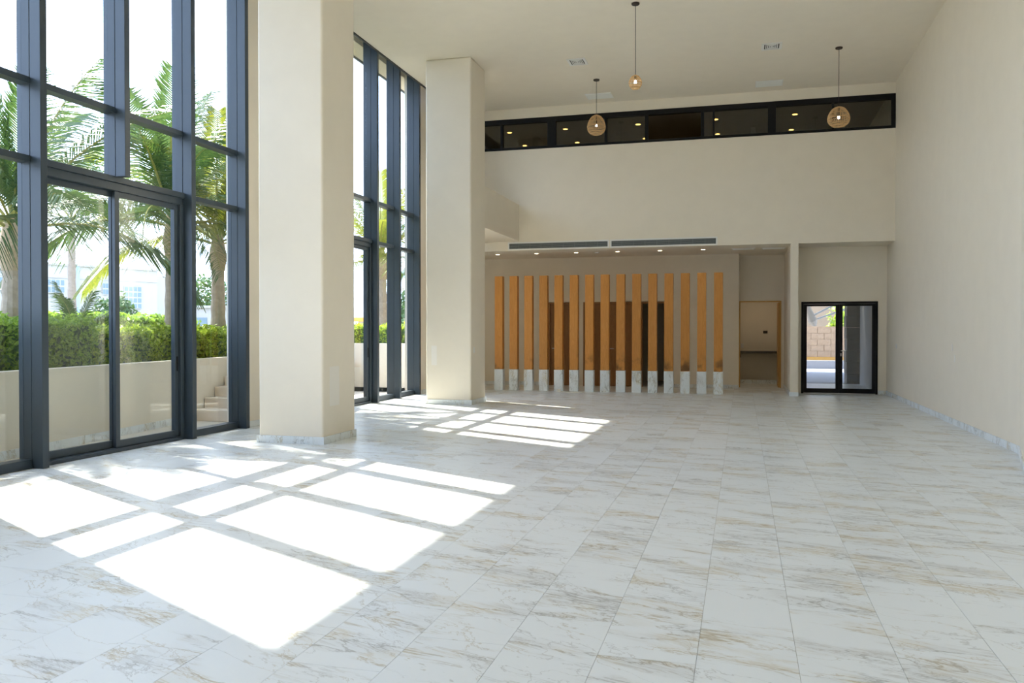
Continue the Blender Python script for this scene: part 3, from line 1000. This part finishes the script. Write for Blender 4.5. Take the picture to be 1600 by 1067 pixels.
def oblique_wall(name, label, p0, p1, h, th, mat='garden_wall', cap=True):
    p0, p1 = Vector((*p0, 0)), Vector((*p1, 0))
    d = (p1 - p0).normalized()
    nn = Vector((-d.y, d.x, 0)) * th
    q = [(p0.x, p0.y), (p1.x, p1.y), (p1.x + nn.x, p1.y + nn.y), (p0.x + nn.x, p0.y + nn.y)]
    t_ = thing(name, p0, label, 'garden wall')
    MB().prism(q, -0.12, h - 0.03).build('wall_body', mat, t_)
    e = d * 0.01
    m2 = Vector((-d.y, d.x, 0)) * 0.012
    q2 = [(p0.x - m2.x, p0.y - m2.y), (p1.x - m2.x, p1.y - m2.y), (p1.x + nn.x + m2.x, p1.y + nn.y + m2.y), (p0.x + nn.x + m2.x, p0.y + nn.y + m2.y)]
    MB().prism(q2, h - 0.03, h).build('coping', mat, t_)
    L = (p1 - p0).length
    k = 0.0
    while k < L - 0.1:
        e_ = min(L, k + 0.9)
        a_, b_ = p0 + d * (k + .004), p0 + d * (e_ - .004)
        o2 = Vector((d.y, -d.x, 0)) * 0.012
        MB().prism([(a_.x, a_.y), (b_.x, b_.y), (b_.x + o2.x, b_.y + o2.y), (a_.x + o2.x, a_.y + o2.y)], -0.02, 0.09).build('skirting_tile', 'base', t_)
        k = e_
    return t_
PW0, PW1 = (-7.95, 5.0), (-9.22, 14.3)
oblique_wall('garden_wall', 'low cream planter wall slanting away outside the nearer window', PW0, PW1, 1.02, 0.16)
oblique_wall('garden_wall', 'low cream planter wall crossing the view outside the farther window', (-7.78, 19.5), (-15.5, 19.5), 1.19, -0.18)
so = MB().prism([(-8.15, 5.0), (-9.42, 14.3), (-9.6, 19.7), (-7.8, 19.7), (-7.8, 30), (-18, 30), (-40, 30), (-40, 2), (-9, 2)], -0.128, 0.86).build('ground', 'soil')
tag(so, 'raised planting bed behind the cream planter walls', 'planting bed', kind=S)

# steps
st = thing('garden_steps', (-8.5, 12.3, 0), 'sandstone garden steps climbing beside the slanting planter wall', 'steps')
for k in range(5):
    y0 = 12.35 + 0.36 * k
    zt = 0.17 * (k + 1)
    xl = -7.97 - 1.27 * (y0 - 5.0) / 9.3 + 0.035
    box('step', 'stair', xl, -7.80, y0, 14.9, 0.17 * k - 0.02, zt, st, bevel=0.006)
sl = MB().box(-8.52, -8.38, 12.35 + 0.36 - 0.02, 12.35 + 0.36 - 0.001, 0.21, 0.30).build('step_light', 'steel', bevel=0.008)
tag(sl, 'small silver step light set in the second garden step', 'light')

# ---- foliage
def leaves(pts, nrm, size, rng_, aspect=0.5):
    n = len(pts)
    d = rng_.normal(size=(n, 3)) * 0.75 + nrm
    d /= np.linalg.norm(d, axis=1, keepdims=True) + 1e-9
    a = np.cross(d, rng_.normal(size=(n, 3)))
    a /= np.linalg.norm(a, axis=1, keepdims=True) + 1e-9
    b = np.cross(d, a)
    s = size * rng_.uniform(0.6, 1.3, size=(n, 1))
    v = np.stack([pts - a * s, pts + b * s * aspect, pts + a * s, pts - b * s * aspect], 1).reshape(-1, 3)
    q = np.arange(n * 4).reshape(-1, 4)
    return v, q

def hedge(p0, p1, th, z0, z1, label, n, mat='hedge', size=0.045, rough=0.06):
    p0, p1 = np.array([*p0, 0.0]), np.array([*p1, 0.0])
    d = p1 - p0
    L = np.linalg.norm(d)
    d /= L
    nn = np.array([-d[1], d[0], 0])
    u = rng.uniform(0, 1, n)
    face = rng.uniform(0, 1, n)
    H = z1 - z0
    sg = 1.0 if th > 0 else -1.0
    per = 2 * H + abs(th)
    f1, f2 = H / per, (H + abs(th)) / per
    s = u * L
    t = np.where(face < f1, 0.0, np.where(face < f2, rng.uniform(0, 1, n), 1.0))
    hgt = np.where(face < f1, rng.uniform(0, 1, n), np.where(face < f2, 1.0, rng.uniform(0, 1, n)))
    bumps = rough * (np.sin(s * 5.1) * np.cos(s * 2.3 + hgt * 4) + rng.normal(size=n) * 0.6)
    nor = np.zeros((n, 3))
    nor[face < f1] = -nn * sg
    nor[(face >= f1) & (face < f2)] = (0, 0, 1)
    nor[face >= f2] = nn * sg
    pts = p0 + d * s[:, None] + nn * (t * th)[:, None] + np.array([0, 0, 1]) * (z0 + hgt * H)[:, None] + nor * bumps[:, None]
    org = (p0 + p1) / 2
    org[2] = z0
    h = thing('hedge', org, label, 'hedge')
    v, q = leaves(pts - org, nor, size, rng)
    f = mesh_np('foliage', v, q, mat, h, org)
    f['kind'] = 'stuff'
    e = 0.04
    q4 = [p0 + nn * e * sg + d * e, p1 + nn * e * sg - d * e, p1 + nn * (th - e * sg) - d * e, p0 + nn * (th - e * sg) + d * e]
    MB().prism([(a[0], a[1]) for a in q4], z0 - 0.02, z1 - 0.05).build('branches', 'tree', h)

def bush(x, y, z0, rx, rz, label, n, mat='hedge', size=0.06, cat='shrub', name='shrub'):
    d = rng.normal(size=(n, 3))
    d /= np.linalg.norm(d, axis=1, keepdims=True)
    r = rng.uniform(0.55, 1.0, n) ** 0.5
    lump = 1 + 0.22 * np.sin(d[:, 0] * 5 + x) * np.cos(d[:, 1] * 6 + y) + 0.15 * np.sin(d[:, 2] * 9)
    pts = d * (r * lump)[:, None] * np.array([rx, rx, rz]) + np.array([0, 0, rz * 1.02])
    b = thing(name, (x, y, z0), label, cat)
    v, q = leaves(pts, d, size, rng)
    f = mesh_np('foliage', v, q, mat, b, (x, y, z0))
    f['kind'] = 'stuff'
    m = MB()
    for k in range(4):
        an = k * 1.6 + x
        m.tube([(x, y, z0 - 0.05), (x + rx * .25 * math.cos(an), y + rx * .25 * math.sin(an), z0 + rz * 0.8), (x + rx * .5 * math.cos(an), y + rx * .5 * math.sin(an), z0 + rz * 1.4)], [0.03 * rx + .01, 0.02 * rx + .01, 0.008], 6)
    m.build('stem', 'trunk', b)

hedge((-8.42, 6.2), (-8.95, 10.1), 0.9, 0.95, 1.62, 'leafy hedge just behind the slanting planter wall, near end', 9000, 'hedge')
hedge((-9.15, 10.15), (-9.85, 15.6), 0.9, 0.95, 1.50, 'clipped hedge with sunlit top behind the sliding doors', 13000, 'hedge_y')
hedge((-14.5, 21.05), (-7.95, 20.9), -0.9, 0.9, 1.60, 'clipped hedge beyond the cream wall outside the farther window', 9000, 'hedge_y')
hedge((-12.4, 12.9), (-13.2, 18.4), 1.1, 0.95, 1.78, 'taller rear hedge running behind the palms', 11000, 'hedge', 0.06)
bush(-10.75, 9.3, 0.9, 0.62, 0.52, 'rounded leafy shrub at the foot of the nearest palm', 3500, 'hedge')
bush(-12.9, 10.6, 0.9, 0.6, 0.6, 'leafy shrub behind the nearest palm', 2600, 'hedge')
bush(-15.4, 14.6, 0.86, 0.9, 0.5, 'dense low shrub below the slim palm', 3800, 'hedge')

# palms
def frond_mesh(name, L, droop, nleaf, wid, seed, mat):
    r_ = np.random.default_rng(seed)
    def spine(t):
        return np.array([L * (t - 0.16 * t * t * droop), 0, L * (0.10 * t - droop * 0.42 * t ** 2.2)])
    V, Q = [], []
    for k in range(12):                      # stalk as a thin four-sided strip
        for (oy, oz) in ((-1, 0), (0, 1), (1, 0), (0, -1)):
            t = k / 11
            w = 0.028 * (1 - 0.85 * t)
            p = spine(t)
            V.append((p[0], p[1] + oy * w, p[2] + oz * w))
    for k in range(11):
        for q in range(4):
            a, b = k * 4 + q, k * 4 + (q + 1) % 4
            Q.append((a, b, b + 4, a + 4))
    for k in range(nleaf):
        t = 0.14 + 0.86 * k / (nleaf - 1)
        p = spine(t)
        tan = spine(min(1, t + .02)) - spine(t - .02)
        tan /= np.linalg.norm(tan)
        ll = wid * math.sin(math.pi * min(1, 0.14 + 0.78 * t)) ** 0.5 * r_.uniform(0.8, 1.12)
        for s in (-1, 1):
            side = np.array([0, s, 0]) * 0.75 + tan * 0.62 + np.array([0, 0, 0.16 + r_.uniform(-.12, .12)])
            side /= np.linalg.norm(side)
            dn = np.array([0, 0, -1.0])
            p1 = p + side * ll * 0.5 + dn * ll * 0.05
            p2 = p + side * ll * 0.92 + dn * ll * (0.36 + 0.30 * r_.uniform())
            wv = np.cross(side, np.array([0, 0, 1]))
            wv /= np.linalg.norm(wv)
            w = 0.0165
            b = len(V)
            V += [tuple(p - wv * w * .6), tuple(p + wv * w * .6), tuple(p1 + wv * w), tuple(p1 - wv * w), tuple(p2 + wv * 0.004), tuple(p2 - wv * 0.004)]
            Q += [(b, b + 1, b + 2, b + 3), (b + 3, b + 2, b + 4, b + 5)]
    me = bpy.data.meshes.new(name)
    me.from_pydata(V, [], Q)
    me.materials.append(M[mat])
    me.materials.append(M['petiole'])
    pi = [1 if i < 44 else 0 for i in range(len(Q))]
    me.polygons.foreach_set('material_index', pi)
    return me

FR = {}
for mt in ('frond', 'frond_y'):
    FR[mt] = [frond_mesh('frond_' + mt, 1.0 * L, dr, 58, w, sd, mt) for L, dr, w, sd in ((3.1, 0.8, 0.66, 1), (3.2, 1.1, 0.72, 2), (3.0, 1.45, 0.70, 3), (2.7, 0.45, 0.58, 4))]

def palm(x, y, z0, zc, rt, label, n=16, scale=1.0, mat='frond', lean=(0, 0), fib=True, tone=None):
    p = thing('palm_tree', (x, y, z0), label, 'palm tree', 'garden palms')
    H = zc - z0
    pts, rad = [], []
    for k in range(15):
        t = k / 14
        pts.append((x + lean[0] * t * t, y + lean[1] * t * t, z0 - 0.1 + (H + 0.05) * t))
        rad.append(rt * (1.25 - 0.45 * t) * (1.06 if k % 2 else 0.97))
    MB().tube(pts, rad, 14).build('trunk', 'trunk', p, smooth=False)
    cx, cy = x + lean[0], y + lean[1]
    if fib:
        MB().tube([(cx, cy, zc - 0.55 * scale), (cx, cy, zc - 0.25 * scale), (cx, cy, zc + 0.25 * scale)], [rt * 1.0, rt * 1.35, rt * 0.7], 14).build('crown_fibre', 'fibre', p)
    for k in range(n):
        tier = k / max(1, n - 1)
        el = math.radians(76 - 68 * tier + random.uniform(-8, 8))
        az = k * 2.39996 + x * 1.3 + random.uniform(-.2, .2)
        me = FR[mat][3 if tier < 0.2 else (0 if tier < 0.5 else (1 if tier < 0.8 else 2))]
        ob = bpy.data.objects.new('frond', me)
        COL.objects.link(ob)
        place(ob, (cx, cy, zc + 0.12 * scale * (1 - tier)), p)
        ob.rotation_euler = Euler((random.uniform(-.25, .25), -el, az), 'XYZ')
        s = scale * random.uniform(0.88, 1.12)
        reach = 2.9 * math.cos(el) * math.cos(az) + 0.3
        if reach > 0.3 and cx + reach * s > -8.2:          # keep clear of the window wall
            s = max(0.35 * scale, (-8.2 - cx) / reach)
        ob.scale = (s, s, s)
    return p

palm(-10.83, 10.55, 0.85, 3.0, 0.17, 'thick trunked coconut palm seen in the leftmost bay', 17, 1.05)
palm(-10.35, 13.65, 0.85, 3.45, 0.12, 'golden stalked palm seen beside the right hand sliding door frame', 17, 1.0)
palm(-10.35, 15.1, 0.85, 3.25, 0.135, 'ringed trunk palm with yellow leaves in the bay beside the nearer column', 16, 0.95, 'frond_y')
palm(-18.4, 19.9, 0.86, 4.6, 0.11, 'slim distant palm seen through the left hand sliding door', 12, 0.85, 'frond', fib=False)
palm(-10.75, 24.1, 0.9, 3.6, 0.17, 'yellowing palm seen through the farther window', 17, 0.95, 'frond_y')
palm(-8.9, 26.9, 0.86, 4.3, 0.15, 'green palm beside the last mullion of the farther window', 16, 1.0)
palm(-11.3, 12.3, 0.85, 1.15, 0.10, 'short spreading cycad behind the clipped hedge', 14, 0.42, 'frond', fib=False)

# far buildings
bd = thing('building', (-45, 53, 0), 'two storey white building beyond the garden with gridded windows', 'building')
dv = Vector((-44.73 + 47.55, 56.28 - 49.29, 0)).normalized()
nv = Vector((dv.y, -dv.x, 0))          # towards the hall
P0 = Vector((-46.8, 51.0, 0))
def fac(a, b, z0, z1, out0, out1, name, mat, parent):
    q = []
    for s, o in ((a, out0), (b, out0), (b, out1), (a, out1)):
        w = P0 + dv * s + nv * o
        q.append((w.x, w.y))
    return MB().prism(q, z0, z1).build(name, mat, parent)
fac(-30, 6.3, -0.4, 6.2, -12, 0, 'wall', 'facade', bd)
fac(-30.2, 6.5, 6.2, 6.35, -12.2, 0.15, 'parapet', 'facade', bd)
fac(-30, 6.3, 5.3, 5.38, 0.0, 0.06, 'string_course', 'facade', bd)
fac(-0.15, 0.2, 1.0, 6.19, 0.061, 0.12, 'blue_strip', 'facade_blue', bd)
fac(6.7, 8.0, -0.4, 5.9, -14, -1.2, 'side_wing', 'facade', bd)
def far_window(s0, s1, z0, z1, nx, nz):
    w = fac(s0, s1, z0, z1, 0.061, 0.12, 'window', 'facade', bd)
    for i in range(nx):
        for j in range(nz):
            a = s0 + (s1 - s0) * (i + 0.12) / nx
            b = s0 + (s1 - s0) * (i + 0.88) / nx
            c = z0 + (z1 - z0) * (j + 0.12) / nz
            e = z0 + (z1 - z0) * (j + 0.88) / nz
            fac(a, b, c, e, 0.121, 0.14, 'pane', 'pane_far', w)
far_window(3.55, 4.95, 3.2, 4.92, 4, 4)
far_window(-2.1, -0.85, 4.2, 5.2, 4, 2)
far_window(-5.2, -3.9, 4.2, 5.2, 4, 2)
far_window(1.9, 2.35, 4.2, 5.1, 2, 2)

b2 = thing('building', (-41, 63, 0), 'long low white building far behind the ringed trunk palm', 'building')
MB().prism([(-44.3, 60.5), (-38.0, 62.2), (-39, 68), (-46, 66)], -0.4, 3.4).build('wall', 'facade', b2)
MB().prism([(-44.6, 60.2), (-37.7, 61.9), (-38.8, 68.3), (-46.3, 66.3)], 3.4, 3.6).build('parapet', 'facade', b2)
for k in range(4):
    t0, t1 = 0.1 + k * 0.22, 0.24 + k * 0.22
    a, b = Vector((-44.3, 60.5)), Vector((-38.0, 62.2))
    p, q = a.lerp(b, t0), a.lerp(b, t1)
    nn = Vector((1.7, -6.3)).normalized() * 0.05
    MB().prism([(p.x, p.y), (q.x, q.y), (q.x + nn.x, q.y + nn.y), (p.x + nn.x, p.y + nn.y)], 1.6, 2.6).build('window', 'pane_far', b2)
b3 = thing('building', (-30, 95, 0), 'distant pale house with a red roof beyond the farther window', 'building')
box('wall', 'facade', -44, -24, 92, 100, -0.4, 2.6, b3)
box('roof', 'orange', -44.5, -23.5, 91.5, 100.5, 2.6, 3.1, b3)
bush(-50.5, 72, -0.2, 3.4, 3.2, 'broad dark tree rising behind the low white building', 5000, 'tree', 0.22, 'tree', 'tree')
bush(-24, 62, -0.2, 2.6, 2.4, 'round dark tree far beyond the farther window', 4000, 'tree', 0.2, 'tree', 'tree')
bush(-21, 52, -0.2, 2.0, 1.7, 'low dark tree seen between the farther window mullions', 3500, 'tree', 0.18, 'tree', 'tree')
bush(-40, 47, -0.2, 1.6, 1.9, 'dark shrubby tree before the white building', 3000, 'tree', 0.16, 'tree', 'tree')

# ================================================================== outdoors, door side
yd = box('terrace', 'paver', -3, 14, YD + 0.21, 36.0, -0.129, -0.015)
tag(yd, 'grey paved yard outside the glass double door', 'paving', kind=S)
pw = box('wall_porch', 'grey_wall', 3.2, 3.265, YD + 0.205, 25.6, -0.1, 3.5)
tag(pw, 'grey rendered porch wall seen through the right door leaf', 'wall', kind=S)
sp = thing('stone_pillar', (3.05, 26.0, 0), 'dark stone clad pillar at the end of the porch wall', 'pillar')
for k in range(11):
    box('stone', 'stone', 2.87 - 0.01 * (k % 3), 3.26, 25.72 - 0.008 * (k % 2), 26.3, k * 0.33 - 0.05, k * 0.33 + 0.275, sp, bevel=0.012)
gw = thing('garden_wall', (3.5, 36.4, 0), 'tan rubble yard wall with an orange plinth beyond the glass door', 'garden wall')
box('platform', 'paver', -6, 16, 36.0, 36.9, -0.12, 0.30, gw)
box('plinth', 'orange', -6, 16, 36.901, 37.0, 0.30, 0.42, gw)
box('wall_body', 'brick_wall', -6, 16, 37.001, 37.3, -0.12, 1.68, gw)
for r_ in range(5):
    for k in range(12):
        x0 = 0.4 + k * 0.52 + (0.26 if r_ % 2 else 0)
        box('stone', 'brick_wall', x0, x0 + 0.50, 36.97, 37.0005, 0.43 + r_ * 0.245, 0.43 + r_ * 0.245 + 0.232, gw)
bush(4.6, 39.0, -0.12, 1.4, 1.25, 'bright green shrub above the tan yard wall', 3500, 'hedge_y', 0.12)
bush(1.2, 40.0, -0.12, 1.5, 1.1, 'darker green shrub left above the tan yard wall', 3000, 'hedge', 0.12)
aw = thing('awning', (2.6, 33.5, 0), 'folded canvas awning with two metal arms hanging beyond the glass door', 'awning')
MB().tube([(2.6, 33.5, 2.1), (4.1, 33.3, 2.9)], 0.035, 8).build('arm', 'steel', aw)
MB().tube([(2.7, 33.5, 1.95), (4.2, 33.3, 2.5)], 0.035, 8).build('arm', 'steel', aw)
MB().tube([(2.28, 33.5, 2.9), (2.38, 33.5, 2.3), (2.55, 33.5, 1.85), (2.62, 33.5, 1.68)], [0.05, 0.12, 0.17, 0.06], 10).build('canvas_roll', 'awning', aw)
MB().tube([(2.30, 33.55, 3.54), (2.30, 33.55, 2.0)], 0.03, 8).build('hanger', 'awning', aw)

pr = box('ceiling', 'grey_wall', -6, 14, 25.72, 34.6, 3.55, 3.75)  # unseen roof, added to keep the sun off the yard
tag(pr, 'unseen grey roof added to shade the paved yard outside the glass door', 'porch roof', kind=S)

b4 = thing('building', (2, 47, 0), 'tan house wall above the shrubs beyond the yard wall', 'building')
box('wall', 'tan_house', -8, 16, 47, 50, -0.4, 6.0, b4)
